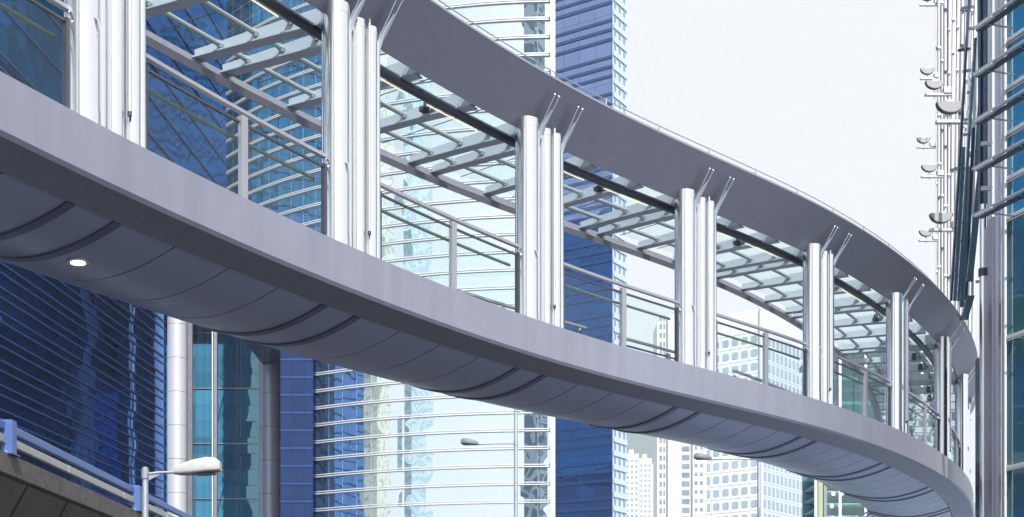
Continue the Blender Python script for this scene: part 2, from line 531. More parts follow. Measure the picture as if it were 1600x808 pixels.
# --- column clusters
def column(c, near=True):
    f = (lambda d: d) if near else (lambda d: WD - d)
    root = bpy.data.objects.new('column', None); COL.objects.link(root)
    root.parent = bridge; root.location = bp(c, f(.27), H - .1) - bridge.location
    z0, z1 = H - .12, HB + .14
    def tube(ds, d, r, za, zb, name, mat='chrome', n=28):
        mb = MB(); mb.tube([bp(c + ds, f(d), za), bp(c + ds, f(d), zb)], r, n); return mb.build(name, M[mat], root)
    tube(-.42, .28, .185, z0, z1, 'main_tube', n=40)
    tube(-.42, .28, .189, z1 - .13, z1 + .004, 'top_collar', n=40)
    tube(-.42, .28, .189, z0, H + .17, 'base_reflection_ring', n=40)  # added ring standing in for the reflection at the tube's foot
    for ds in (0.0, .26):
        tube(ds, .25, .102, z0, z1 - .03, 'side_tube')
        tube(ds, .25, .106, z1 - .13, z1 - .026, 'top_collar')
    # thin flat fin between the tubes
    mb = MB(); mb.box((bp(c - .06, f(.30), (z0 + z1) / 2)), tang(c) * .34, inw(c) * .02, (0, 0, (z1 - z0) / 2 - .04)); mb.build('web_plate', M['steel'], root)
    tube(.13, .15, .02, H + .38, z1 + .02, 'drain_pipe', 'steel', 10)
    tube(.13, .15, .024, H + .34, H + .39, 'pipe_cap', 'dark_metal', 10)
    for ds in (-.185, .43):
        mb = MB()
        mb.tube([bp(c + ds, f(.28), z0), bp(c + ds, f(.28), HB - .1), bp(c + ds + .0, f(.12), HB + .14), bp(c + ds + .02, f(-.02), HB + .32)], [.068, .062, .032, .01], 16)
        mb.build('strut_tube', M['chrome'], root)
        for e in (-.055, .055):
            mb = MB()
            p0 = bp(c + ds + e * .8, f(.19), HB + .03); p1 = bp(c + ds + e, f(-.14), HB + .50)
            mb.tube([p0, p1], .014, 8); mb.ball(p1, .024)
            mb.build('fork_rod', M['chrome'], root)
    return root
for c in COLS:
    column(c, True)

# --- balustrades
def balustrade(c0, c1, near):
    f = (lambda d: d) if near else (lambda d: WD - d)
    a, b = c0 + .56, c1 - .62
    m = (c0 + c1) / 2
    zr = H + 1.17
    root = bpy.data.objects.new('balustrade', None); COL.objects.link(root)
    root.parent = bridge; root.location = bp(m, f(.3), H - .05) - bridge.location
    t, i = tang(m), inw(m)
    mb = MB(); mb.box(bp(m, f(.30), H + .53), t * .055, i * .035, (0, 0, .60)); mb.build('post', M['alu'], root, bevel=.006)
    mb = MB(); bsweep(mb, [(f(.285), zr), (f(.355), zr), (f(.355), zr + .042), (f(.285), zr + .042)], a - .05, b + .15)
    mb.build('top_rail', M['alu'], root)
    mb = MB(); bsweep(mb, [(f(.305), zr - .13), (f(.335), zr - .13), (f(.335), zr - .10), (f(.305), zr - .10)], a, b)
    mb.build('glass_trim', M['dark_metal'], root)
    mb = MB(); mb.sweep([[bp(s, f(.43) + .024 * math.cos(q * math.pi / 4), zr - .27 + .024 * math.sin(q * math.pi / 4)) for q in range(8)] for s in srange(a + .05, b - .05)], True, True, True)
    mb.build('handrail', M['timber'], root)
    for p, q in ((a, m - .07), (m + .07, b)):
        mb = MB(); bsweep(mb, [(f(.314), H - .03), (f(.326), H - .03), (f(.326), zr - .13), (f(.314), zr - .13)], p, q)
        mb.build('glass_panel', M['rail_glass'], root)
    for e in (a, b):
        mb = MB(); mb.box(bp(e, f(.32), H + .53), tang(e) * .014, inw(e) * .03, (0, 0, .56)); mb.build('end_post', M['dark_metal'], root)
    # curved bracket tying the rail to the column
    mb = MB()
    pts = [bp(b + .02, f(.30), zr - .02), bp(b + .13, f(.16), zr - .0), bp(b + .20, f(.08), zr - .06), bp(b + .23, f(.09), zr - .16)]
    mb.tube(pts, .018, 8)
    mb.tube([bp(b + .02, f(.26), zr - .12), bp(b + .14, f(.13), zr - .14), bp(b + .22, f(.1), zr - .22)], .014, 8)
    mb.build('hook_bracket', M['chrome'], root)
for c0, c1 in zip(COLS, COLS[1:]):
    balustrade(c0, c1, True); balustrade(c0, c1, False)

# --- recessed downlight in the belly of the bridge
def downlight(s, k):
    d, z = belly(k)
    d2, z2 = belly(k + .02)
    c = bp(s, d, z)
    tn = tang(s); sl = (bp(s, d2, z2) - c).normalized(); nn = tn.cross(sl).normalized()
    if nn.z > 0: nn = -nn
    def disc(r, h, name, mat, par):
        mb = MB(); mb.tube([c + nn * .0, c + nn * h], r, 24); return mb.build(name, mat, par)
    o = disc(.135, .012, 'downlight', M['steel'], bridge)
    disc(.085, .016, 'lamp_glass', M['downlight'], o)
DL = (9.65, .40)
downlight(*DL)


# ================================================================== background
def facade(mb, a, b, z0, z1):
    """vertical quad from plan point a to b, facing right of a->b, uv in metres"""
    L = (Vector(b) - Vector(a)).length
    mb.quad((a[0], a[1], z0), (b[0], b[1], z0), (b[0], b[1], z1), (a[0], a[1], z1), ((0, z0), (L, z0), (L, z1), (0, z1)))
def prism(mb, pts, z0, z1):
    """closed prism on counter-clockwise plan points, uv on every side"""
    n = len(pts)
    for i in range(n): facade(mb, pts[i], pts[(i + 1) % n], z0, z1)
    mb.face([mb.vert((x, y, z1)) for x, y in pts]); mb.face([mb.vert((x, y, z0)) for x, y in reversed(pts)])
def base_of(pts):
    return (sum(p[0] for p in pts) / len(pts), sum(p[1] for p in pts) / len(pts), 0)

# --- blue glass office tower on the left, its long face running away beside the road
M['navy_glass'] = curtain('navy_curtain_glass', (.0012, .014, .080), (.20, .40, .90), r0=.48, pw=1.45, ph=1.66, tilt=.006, wob=.016, wscale=.35, joint=.04, joint_col=(.006, .02, .08))
M['blue_band'] = paint('blue_mullion', (.028, .075, .26), rough=.4, metal=.2, var=.06)
M['azure_glass'] = curtain('azure_curtain_glass', (.006, .085, .22), (.16, .50, .90), r0=.28, pw=1.45, ph=3.3, tilt=.008, wob=.035, wscale=.30, joint=.05, joint_col=(.006, .03, .09))
def lt(Y): return -35.05 + .071 * (Y - 92)
LT = [(lt(86), 86), (lt(148), 148), (-78, 151), (-78, 86)]
LTlow = [(lt(86), 86), (lt(126), 126), (-78, 129), (-78, 86)]
ZS = 44.0
left_tower = thing('office_tower', 'dark blue glass office tower on the left with close thin horizontal bands', 'tower', (-55, 118, 0))
mb = MB(); prism(mb, LT, ZS, 96); mb.build('upper_glazing', M['azure_glass'], left_tower)
mb = MB(); prism(mb, LTlow, 0, ZS); mb.build('lower_glazing', M['navy_glass'], left_tower)
zb = 11.0; k = 0
protos = {}
def band_l(z, y1):
    key = y1
    if key not in protos:
        mb = MB(); a, b = Vector((lt(86), 86, 0)), Vector((lt(y1), y1, 0)); nrm = Vector((1, -.071, 0)).normalized()
        mb.box((a + b) / 2 + nrm * .05 + Vector((0, 0, z)), (b - a) / 2, nrm * .06, (0, 0, .052))
        protos[key] = (mb.build('mullion_band', M['blue_band'], left_tower), z)
    else:
        o, z00 = protos[key]; c = dup(o); c.location = (0, 0, z - z00)
while zb < 78:
    band_l(zb, 126 if zb < ZS else 148)
    zb += (.67, 1.0)[k % 2] if zb < ZS else 3.3
    k += 1

# --- lobby below the overhang: round columns, glass, mast-like mullion
cl = at(277, 900, 128); cr = at(422, 900, 129)
def giant(c, r, ztop, label):
    t = thing('giant_column', label, 'column', (c.x, c.y, 0), 'giant round columns of the lobby')
    z = 0.0
    while z < ztop - .1:
        mb = MB(); e = min(z + 3.2, ztop)
        mb.tube([(c.x, c.y, z + .02), (c.x, c.y, e - .02)], r, 40); mb.build('drum', M['column_clad'], t); z = e
    mb = MB(); mb.tube([(c.x, c.y, 0), (c.x, c.y, ztop)], r - .04, 24); mb.build('core', M['dark_metal'], t)
    return t
giant(cl, .92, ZS, 'pale round column at the corner of the dark blue tower, left of the lobby glass')
giant(cr, 1.04, 43.0, 'pale round column right of the teal lobby glass, beside the narrow dark blue block')
M['teal_glass'] = curtain('teal_lobby_glass', (.06, .25, .40), (.40, .72, .86), r0=.20, pw=2.2, ph=1.6, tilt=.006, wob=.012, wscale=.3, joint=.035, joint_col=(.05, .12, .16))
lobby = thing('glass_lobby', 'tall teal glass lobby wall between the two pale round columns', 'lobby', (-26, 134, 0))
mb = MB(); prism(mb, [(-36, 134), (-24.6, 134), (-24.6, 150), (-36, 150)], 0, 42.0); mb.build('glazing', M['teal_glass'], lobby)
mb = MB(); mb.abox(-36, -21.8, 126.5, 150, 42.1, 43.2); mb.build('canopy', M['dark_metal'], lobby)
mx = at(335, 800, 128.5).x
for dx, w, mat in ((-.17, .12, 'white_metal'), (.12, .26, 'alu')):
    mb = MB(); mb.abox(mx + dx - w / 2, mx + dx + w / 2, 128.4, 128.8, 0, 42.1); mb.build('mast_mullion', M[mat], lobby)
for z in (16.5, 21.9, 31.0):
    mb = MB(); mb.tube([(mx, 128.7, z), (mx, 133.9, z)], .05, 6); mb.build('stay', M['alu'], lobby)
for z in (14, 19.5, 25, 30.5, 36):
    mb = MB(); mb.abox(-33, -25.2, 133.88, 133.985, z - .05, z + .05); mb.build('transom', M['alu'], lobby)
xs = at(297, 800, 131).x
mb = MB(); mb.abox(xs - .2, xs + .3, 130.6, 131, 0, 42.1); mb.build('edge_fin', M['alu'], lobby)

# --- narrow dark blue block
M['ink_glass'] = curtain('ink_blue_glass', (.003, .010, .05), (.22, .36, .75), r0=.12, pw=.9, ph=1.36, tilt=.02, wob=.05, wscale=.5, joint=.06, joint_col=(.015, .04, .12))
x0, x1 = at(438, 0, 103).x, at(489, 0, 103).x
blk = thing('glass_block', 'narrow dark blue glass block beside the curved banded tower', 'building', ((x0 + x1) / 2, 105, 0))
mb = MB(); prism(mb, [(x0, 103), (x1, 103), (x1, 107), (x0, 107)], 0, 30.6); mb.build('glazing', M['ink_glass'], blk)
for i in range(18):
    z = 7 + i * 1.36
    mb = MB(); mb.abox(x0, x1, 102.95, 102.996, z - .05, z + .05); mb.build('mullion_band', M['blue_band'], blk)

# --- curved silver tower with white double bands
M['silver_glass'] = curtain('silver_curved_glass', (.05, .13, .19), (.88, .96, .97), r0=.84, pw=1.3, ph=1.32, tilt=.006, wob=.024, wscale=.42, joint=.018, joint_col=(.55, .65, .70))
M['white_band'] = paint('white_band', (.74, .75, .77), rough=.35, metal=.15, var=.03)
CX, CY, CR = 3.2, 134.0, 34.7
def cyl(th, r=CR): return (CX - r * math.sin(th), CY - r * math.cos(th))
TH_UP, TH_LOW, Z_UP = R(51), R(38), 31.5
ct = thing('curved_tower', 'curved silver glass tower ringed by white double horizontal bands', 'tower', (CX - 10, CY - 20, 0))
def curved_wall(th1, za, zb, n=40):
    mb = MB()
    for i in range(n):
        a, b = th1 * i / n, th1 * (i + 1) / n
        p, q = cyl(b), cyl(a)
        mb.quad((*p, za), (*q, za), (*q, zb), (*p, zb), ((CR * -b, za), (CR * -a, za), (CR * -a, zb), (CR * -b, zb)))
    mb.build('curved_glazing', M['silver_glass'], ct)
    e = cyl(th1); s0_ = cyl(0)
    mb = MB(); prism(mb, [(s0_[0], s0_[1] + .02), (s0_[0], CY), (e[0], CY + 6), (e[0] + .02, e[1] + .02)], za, zb - .1)
    mb.build('rear_wall', M['navy_panel'], ct)
M['navy_panel'] = paint('navy_panel', (.02, .04, .10), rough=.25, metal=.2, var=.08)
curved_wall(TH_LOW, 0, Z_UP); curved_wall(TH_UP, Z_UP + .01, 84)
def arc_band(th1, z, h, out, n=70):
    mb = MB(); rings = []
    for i in range(n + 1):
        th = th1 * i / n
        a, b = cyl(th, CR - .03), cyl(th, CR + out)
        rings.append([(*a, z - h / 2), (*b, z - h / 2), (*b, z + h / 2), (*a, z + h / 2)])
    mb.sweep(rings); return mb
mb = MB(); mb.abox(-18.3, -13, 135.6, 141.8, 0, 84); shaft = mb.build('reflection_shaft', M['white_band'], ct)  # added unseen pale slab, gives the left tower's glass a strip to reflect
for i in range(20):
    mb = MB(); mb.abox(-18.36, -18.302, 135.6, 141.8, 9 + i * 2.64, 9.18 + i * 2.64); mb.build('joint_line', M['navy_panel'], shaft)
SP = 1.32
nlow = int((Z_UP - 8.0) / SP) + 1
for th1, za, cnt in ((TH_LOW, 8.0, nlow), (TH_UP, 8.0 + nlow * SP, 18)):
    o = arc_band(th1, za, .07, .15).build('white_band', M['white_band'], ct)
    arc_band(th1, za + .17, .06, .12).build('upper_lip', M['white_band'], o)
    for i in range(1, cnt): dup(o, ct, (0, 0, i * SP))
ex = at(863.5, 0, 98.9).x
mb = MB(); mb.abox(ex - .16, ex + .16, 98.7, 99.2, 0, 84); mb.build('edge_fin', M['white_metal'], ct)

# --- blue tower behind it
M['royal_glass'] = curtain('royal_blue_glass', (.005, .045, .16), (.46, .56, .88), r0=.42, pw=2.6, ph=1.95, tilt=.004, wob=.02, wscale=.18, joint=.05, joint_col=(.02, .07, .22))
M['ink_band'] = paint('ink_blue_band', (.012, .045, .16), rough=.3, var=.05)
M['side_blue'] = paint('side_blue', (.16, .24, .38), rough=.3, var=.05)
M['pale_fin'] = paint('pale_fin', (.50, .58, .66), rough=.5, var=.04)
bt0 = Vector((at(957, 0, 190).x, 190, 0)); u = Vector((-.848, .53, 0)); w = Vector((.53, .848, 0))
bl = bt0 + u * 34
bt = thing('blue_tower', 'royal blue glass tower with dark grouped bands right of the curved tower', 'tower', tuple(bt0 + u * 15 + w * 2))
P4 = [bl, bt0, bt0 + w * 4.2, bl + w * 4.2]
mb = MB(); prism(mb, [(p.x, p.y) for p in P4], 0, 128); mb.build('glazing', M['royal_glass'], bt)
nrm = Vector((-.53, -.848, 0))
k = 0; z = 14.0; protos = None
while z < 100:
    zz = z + (0, 1.35, 2.7)[k % 3]
    if protos is None:
        mb = MB(); mb.box((bt0 + bl) / 2 + nrm * .06 + Vector((0, 0, zz)), (bl - bt0) / 2, nrm * .08, (0, 0, .2)); protos = (mb.build('dark_band', M['ink_band'], bt), zz)
    else:
        c = dup(protos[0]); c.location = (0, 0, zz - protos[1])
    k += 1
    if k % 3 == 0: z += 5.2
nr = Vector((.848, -.53, 0))
mb = MB(); mb.box(bt0 + w * 2.1 + nr * .03 + Vector((0, 0, 64)), w * 2.09, nr * .05, (0, 0, 64)); mb.build('side_wall', M['pale_fin'], bt)
for j in range(3):
    mb = MB(); mb.box(bt0 + w * (.55 + 1.4 * j) + nr * .12 + Vector((0, 0, 64)), w * .16, nr * .07, (0, 0, 63.9)); mb.build('side_fin', M['side_blue'], bt)
for j in range(50):
    mb = MB(); mb.box(bt0 + w * 2.1 + nr * .21 + Vector((0, 0, 14 + j * 1.95)), w * 2.1, nr * .03, (0, 0, .38)); mb.build('side_band', M['pale_fin'], bt)

# --- window sets: the 100 nearest the picture as parts, the rest as one
M['pane'] = curtain('office_pane', (.24, .30, .36), (.82, .90, .97), r0=.30, pw=3, ph=3, tilt=.02, wob=.02, wscale=1, joint=0)
M['pane_hazed'] = paint('hazed_window', (.20, .25, .32), rough=.15, var=.3, scale=.4)  # far window tone lightened, distance haze put into the colour
def rounded(mb, c, uu, hw, hh, r, nn, th=.06):
    pts = []
    for sx, sz, a0 in ((1, 1, 0), (-1, 1, 90), (-1, -1, 180), (1, -1, 270)):
        for q in range(4 if r > 0 else 1):
            a = R(a0 + q * 30)
            pts.append((sx * (hw - r) + r * math.cos(a), sz * (hh - r) + r * math.sin(a)))
    f = [c + uu * x + Vector((0, 0, y)) + nn * th for x, y in pts]
    g = [c + uu * x + Vector((0, 0, y)) for x, y in pts]
    n = len(f)
    mb.face([mb.vert(p) for p in f], [(c.z * 1.7 + x, c.z + y) for x, y in pts])
    idx = [mb.vert(p) for p in f]; jdx = [mb.vert(p) for p in g]
    for i in range(n): mb.face((idx[i], idx[(i + 1) % n], jdx[(i + 1) % n], jdx[i]), [(0, 0)] * 4)
def window_set(parent, items, mat, name='window', keep=100, frame=None):
    """items: (centre, u, half width, half height, corner radius, normal)"""
    def seen(it):
        d = it[0] - Vector((0, 0, EYE)); px = 800 + F * d.x / d.y; py = HZ - F * d.z / d.y
        return (0 if -20 < px < 1620 and 560 < py < 830 else 1, abs(py - 740))
    items = sorted(items, key=seen)
    for it in items[:keep]:
        mb = MB(); rounded(mb, *it); o = mb.build(name, mat, parent)
    if items[keep:]:
        mb = MB()
        for it in items[keep:]: rounded(mb, *it)
        o = mb.build(name + '_field', mat, parent); o['kind'] = 'stuff'

# --- white office block with rounded windows
M['white_clad'] = paint('white_cladding', (.80, .81, .81), rough=.5, var=.03, scale=.3)
M['blue_clad'] = paint('pale_blue_cladding', (.56, .62, .66), rough=.45, var=.03, scale=.3)
M['joint'] = paint('panel_joint', (.40, .43, .46), rough=.6, var=.03)
oc = Vector((at(1189, 0, 300).x, 300, 0)); ul = Vector((-.788, .616, 0)); ur = Vector((.616, .788, 0)); nl = Vector((-.616, -.788, 0)); nr2 = Vector((.788, -.616, 0))
ob = thing('office_block', 'white office block with rows of round-cornered windows on two faces', 'building', tuple(oc + ul * 7 + ur * 15))
TOPZ = zat(482, 300)
q4 = [oc + ul * 14, oc, oc + ur * 40, oc + ur * 40 + ul * 14]
mb = MB(); prism(mb, [(p.x, p.y) for p in q4], 0, TOPZ); mb.build('wall', M['white_clad'], ob)
mb = MB(); mb.box(oc + ur * 20 + nr2 * .03 + Vector((0, 0, TOPZ / 2)), ur * 19.2, nr2 * .04, (0, 0, TOPZ / 2 - .2)); mb.build('side_cladding', M['blue_clad'], ob)
mb = MB(); mb.tube([oc + (nl + nr2) * .1 + Vector((0, 0, 0)), oc + (nl + nr2) * .1 + Vector((0, 0, TOPZ))], .5, 16); mb.build('corner_post', M['blue_clad'], ob)
fl = 3.07
left_w, right_w, small_w = [], [], []
for r_ in range(3, 25):
    z = 34.6 + (r_ - 3) * fl
    if z > TOPZ - 5: break
    for c_ in range(5):
        left_w.append((oc + ul * (1.7 + c_ * 2.4) + Vector((0, 0, z)), ul, .80, .82, .34, nl))
    small_w.append((oc + ul * 13.3 + Vector((0, 0, z)), ul, .40, .95, .0, nl))
    for c_ in range(17):
        right_w.append((oc + ur * (1.8 + c_ * 2.05) + nr2 * .07 + Vector((0, 0, z)), ur, .66, 1.02, .12, nr2))
window_set(ob, left_w, M['pane'], 'round_window')
window_set(ob, small_w, M['pane'], 'corner_window')
window_set(ob, right_w, M['pane'], 'window')
for r_ in range(2, 18):
    z = 34.6 + (r_ - 3) * fl + fl / 2
    mb = MB(); mb.box(oc + ul * 7 + nl * .01 + Vector((0, 0, z)), ul * 6.9, nl * .03, (0, 0, .05)); mb.build('joint_line', M['joint'], ob)
    mb = MB(); mb.box(oc + ur * 20 + nr2 * .08 + Vector((0, 0, z)), ur * 19, nr2 * .03, (0, 0, .07)); mb.build('joint_line', M['joint'], ob)
for c_ in range(6):
    mb = MB(); mb.box(oc + ul * (.5 + c_ * 2.4) + nl * .012 + Vector((0, 0, TOPZ / 2)), ul * .04, nl * .026, (0, 0, TOPZ / 2 - .1)); mb.build('joint_line', M['joint'], ob)

# --- tall white apartment tower
M['apt_white'] = paint('apartment_white', (.68, .67, .64), rough=.7, var=.04, scale=.2)
M['apt_cream'] = paint('apartment_cream', (.68, .65, .60), rough=.7, var=.04, scale=.2)
Ya = 420
xa = [at(px, 0, Ya).x for px in (1028, 1044, 1060, 1082, 1110)]
ap = thing('apartment_tower', 'tall white apartment tower with narrow columns of windows, behind the office block', 'tower', ((xa[0] + xa[-1]) / 2, Ya + 5, 0))
zt = zat(492, Ya)
for i, (dy, zz, mat) in enumerate(((2.0, zt - 2, 'apt_white'), (0, zt, 'apt_white'), (1.2, zt - 5, 'apt_white'), (-.8, zt - 16, 'apt_cream'))):
    mb = MB(); mb.abox(xa[i] + .004, xa[i + 1] - .004, Ya + dy, Ya + 14, 0, zz); mb.build('wall_bay', M[mat], ap)
its = []; its2 = []; its3 = []
X1 = Vector((1, 0, 0)); Yn = Vector((0, -1, 0))
for r_ in range(26):
    z = 46 + r_ * 2.75
    its.append((Vector(((xa[2] + xa[3]) / 2 + .2, Ya + 1.2, z)), X1, 1.25, .85, 0, Yn))
    its2.append((Vector((xa[0] + 1.1, Ya + 2, z)), X1, .42, .8, 0, Yn)); its2.append((Vector((xa[0] + 2.2, Ya + 2, z)), X1, .3, .8, 0, Yn))
    for q in range(3): its3.append((Vector((xa[3] + 1.0 + q * 1.7, Ya - .8, z)), X1, .45, .6, 0, Yn))
window_set(ap, its, M['pane_hazed'], 'wide_window'); window_set(ap, its2, M['pane_hazed'], 'narrow_window'); window_set(ap, its3, M['pane_hazed'], 'small_window')

# --- hazy residential towers and the hill behind
def resi(px0, px1, ytop, Y, label, nb):
    a, b = at(px0, 0, Y).x, at(px1, 0, Y).x
    t = thing('residential_tower', label, 'tower', ((a + b) / 2, Y + 5, 0), 'far residential towers')
    zt = zat(ytop, Y)
    mb = MB(); mb.abox(a, b, Y, Y + 16, 0, zt); mb.build('wall', M['apt_white'], t)
    mb = MB(); mb.abox(a + (b - a) * .3, b - (b - a) * .35, Y + 3, Y + 12, zt, zt + 3.5); mb.build('roof_plant', M['apt_white'], t)
    z = zat(815, Y); its = []
    while z < zt - 2:
        for j in range(nb):
            cx = a + (b - a) * (j + .5) / nb
            its.append((Vector((cx, Y, z)), X1, (b - a) / nb *   .26, 1.05, 0, Yn))
        z += 4.1
    window_set(t, its, M['pane_hazed'], 'window')
    for j in range(nb):
        cx = a + (b - a) * (j + .12) / nb
        mb = MB(); mb.abox(cx - .3, cx + .3, Y - .9, Y - .002, 0, zt - 1); mb.build('wall_pier', M['apt_white'], t)
resi(977, 998, 709, 1000, 'hazy pale residential tower with balconies, tallest of the far group below the hill', 3)
resi(999, 1018, 716, 1080, 'hazy pale residential tower second from the left below the hill', 3)
resi(1017.5, 1030, 726, 1160, 'slim hazy blue-grey residential tower beside the white apartment tower', 1)
resi(935, 958, 742, 1200, 'hazy residential tower mostly hidden behind the royal blue tower', 3)

mb = MB(); nx, ny = 60, 16; g = []
for j in range(ny + 1):
    row = []
    for i in range(nx + 1):
        X = -2300 + i * 80; Y = 1950 + j * 55
        d = (Y - 1950) / 880
        hgt = 540 * math.sin(min(1, d * 1.15) * math.pi / 2) ** 1.2 * (.62 + .22 * math.sin(X / 420 + .9) + .09 * math.sin(X / 134 + Y / 220)) + random.uniform(-9, 9)
        row.append(mb.vert((X, Y, max(hgt, -2) if j else -5)))
    g.append(row)
for j in range(ny):
    for i in range(nx): mb.face((g[j][i], g[j][i + 1], g[j + 1][i + 1], g[j + 1][i]), None, True)
structure(mb.build('hill', M['hill']))

# --- the hazy air
m, t, out = newmat('haze')
vp = N(t, 'VolumePrincipled')
vp.inputs['Color'].default_value = (.84, .93, 1.0, 1)
vp.inputs['Density'].default_value = HAZE
vp.inputs['Anisotropy'].default_value = .25
t.links.new(vp.outputs[0], out.inputs['Volume'])
mb = MB(); mb.abox(-2650, 2650, -1550, 3050, -1, 530)
hz_o = mb.build('haze', m); hz_o['kind'] = 'stuff'


# --- towers behind the viewpoint, met as reflections in the glass walls
def env_tower(name, label, x, y, sx, sy, h, wall, win, cw, ch, fx, fy, rot=0):
    t = thing(name, label, 'tower', (x, y, 0))
    c, s_ = math.cos(R(rot)), math.sin(R(rot))
    pts = [(x + px * c - py * s_, y + px * s_ + py * c) for px, py in ((-sx, -sy), (sx, -sy), (sx, sy), (-sx, sy))]
    mb = MB(); prism(mb, pts, 0, h); mb.build('facade', grid_facade(name + '_wall', wall, win, cw, ch, fx, fy), t)
    mb = MB(); mb.abox(x - sx * .4, x + sx * .4, y - sy * .4, y + sy * .4, h + .01, h + 4); mb.build('roof_plant', M['concrete_light'], t)
env_tower('cream_tower', 'cream tower with square windows left of the viewpoint, seen in the curved glass', -180, -35, 4, 26, 165, (.92, .88, .74), (.62, .60, .54), 2.6, 3.2, .42, .5, -15)
env_tower('pale_blue_tower', 'pale blue gridded tower behind the viewpoint, seen in the curved glass', -150, -78, 4, 30, 175, (.70, .82, .88), (.46, .62, .72), 2.4, 3.0, .7, .6, -10)
env_tower('slate_tower', 'slate blue tower beside the cream one, seen in the curved glass', -209, 8, 18, 18, 150, (.40, .52, .68), (.20, .30, .46), 2.6, 3.0, .6, .6, 28)
env_tower('navy_tower', 'dark navy tower left of the viewpoint, seen in the blue glass', -216, 92, 30, 28, 140, (.05, .10, .22), (.02, .06, .16), 3, 3.6, .75, .6, 12)
env_tower('slim_grey_tower', 'slim grey-blue lattice tower straight behind the viewpoint', -14, -125, 12, 10, 175, (.42, .48, .54), (.08, .12, .20), 4.2, 4.6, .7, .7, 20)

# ================================================================== flyover with its parapet rail
XF = -10.4
fly = thing('flyover', 'stained concrete flyover parapet with sloping ribbed side at lower left', 'flyover', (XF - 2, 40, 0))
zt = EYE + 4.60
mb = MB()
mb.sweep([[(XF + .10, y, zt), (XF + .10, y, zt - .42), (XF - .05, y, zt - .46), (XF - .05, y, zt - .47), (XF - .40, y, zt - .47), (XF - .40, y, zt)] for y in (8, 60, 160)])
mb.build('kerb', M['concrete_light'], fly, bevel=.02)
y = 8.0
while y < 120:
    L = 2.6
    mb = MB()
    mb.sweep([[(XF + .02, yy, zt - .475), (XF - 1.7, yy, zt - 3.6), (XF - 2.2, yy, zt - 3.6), (XF - .5, yy, zt - .475)] for yy in (y + .07, y + L - .07)])
    mb.build('side_panel', M['concrete'], fly)
    y += L
mb = MB(); mb.sweep([[(XF - .14, yy, zt - .5), (XF - 1.86, yy, zt - 3.58), (XF - 7, yy, zt - 3.58), (XF - 7, yy, zt - .5)] for yy in (8, 160)])
mb.build('deck_slab', M['black'], fly)
for yy in range(14, 120, 22):
    mb = MB(); mb.abox(XF - 6, XF - 3, yy, yy + 2, 0, zt - 3.6); mb.build('pier', M['concrete'], fly)
rail = thing('parapet_rail', 'blue and off-white steel vehicle rail on the flyover kerb', 'railing', (XF, 40, zt))
zr = zt + .70
mb = MB(); mb.bar((XF - .06, 9, zr - .11), (XF - .06, 120, zr - .11), .12, .18); mb.build('top_rail', M['blue_paint'], rail, bevel=.02)
yy = 9.0
while yy < 90:
    mb = MB(); mb.bar((XF - .04, yy + .03, zt + .31), (XF - .04, yy + 4.5 - .03, zt + .31), .10, .17); mb.build('lower_rail', M['cream_paint'], rail, bevel=.015); yy += 4.5
for yy in (18.3, 27.7, 37.1, 46.5, 55.9, 65.3):
    mb = MB(); mb.box((XF + .03, yy, (zr + zt) / 2 + .01), (.12, 0, 0), (0, .13, 0), (0, 0, (zr - zt) / 2)); p = mb.build('post', M['blue_paint'], rail, bevel=.012)
    mb = MB(); mb.box((XF - .02, yy, zt + .012), (.2, 0, 0), (0, .24, 0), (0, 0, .012)); mb.build('base_plate', M['blue_paint'], p)
    for e in (-.19, .19):
        mb = MB(); mb.tube([(XF + .05, yy + e, zt + .02), (XF + .05, yy + e, zt + .07)], .025, 8); mb.build('bolt', M['galv'], p)

# ================================================================== street lamps
def lamp_head(root, tip, right, L, wid, hgt, mat='lamp_grey'):
    """cobra head: from the arm end outwards"""
    rings = []; n = 14
    for a, w_, up, dn in ((0, .35, .30, .25), (.12, .62, .55, .42), (.4, .92, .85, .5), (.7, 1, 1, .42), (.9, .9, .9, .34), (1.0, .55, .55, .25)):
        c = tip + right * (L * a)
        side = right.cross(Vector((0, 0, 1))).normalized()
        ring = []
        for q in range(n):
            an = 2 * math.pi * q / n
            cc, ss2 = math.cos(an), math.sin(an)
            y = math.copysign(abs(cc) ** .55, cc) * wid / 2 * w_; z = math.copysign(abs(ss2) ** .55, ss2)
            z = z * hgt * (up if z > 0 else dn * .6)
            ring.append(c + side * y + Vector((0, 0, z + a * hgt * .25)))
        rings.append(ring)
    mb = MB(); mb.sweep(rings, True, True, True); o = mb.build('lamp_head', M[mat], root)
    mb = MB(); c = tip + right * (L * .62) + Vector((0, 0, -hgt * .13))
    side = right.cross(Vector((0, 0, 1))).normalized()
    rings = []
    for zz, sc_ in ((0, 1), (-.12, .92), (-.2, .6)):
        rings.append([c + right * (math.cos(q * math.pi / 8) * L * .30 * sc_) + side * (math.sin(q * math.pi / 8) * wid * .40 * sc_) + Vector((0, 0, hgt * .5 * zz)) for q in range(16)])
    mb.sweep(rings, True, True, True); mb.build('lens', M['lens'], o)
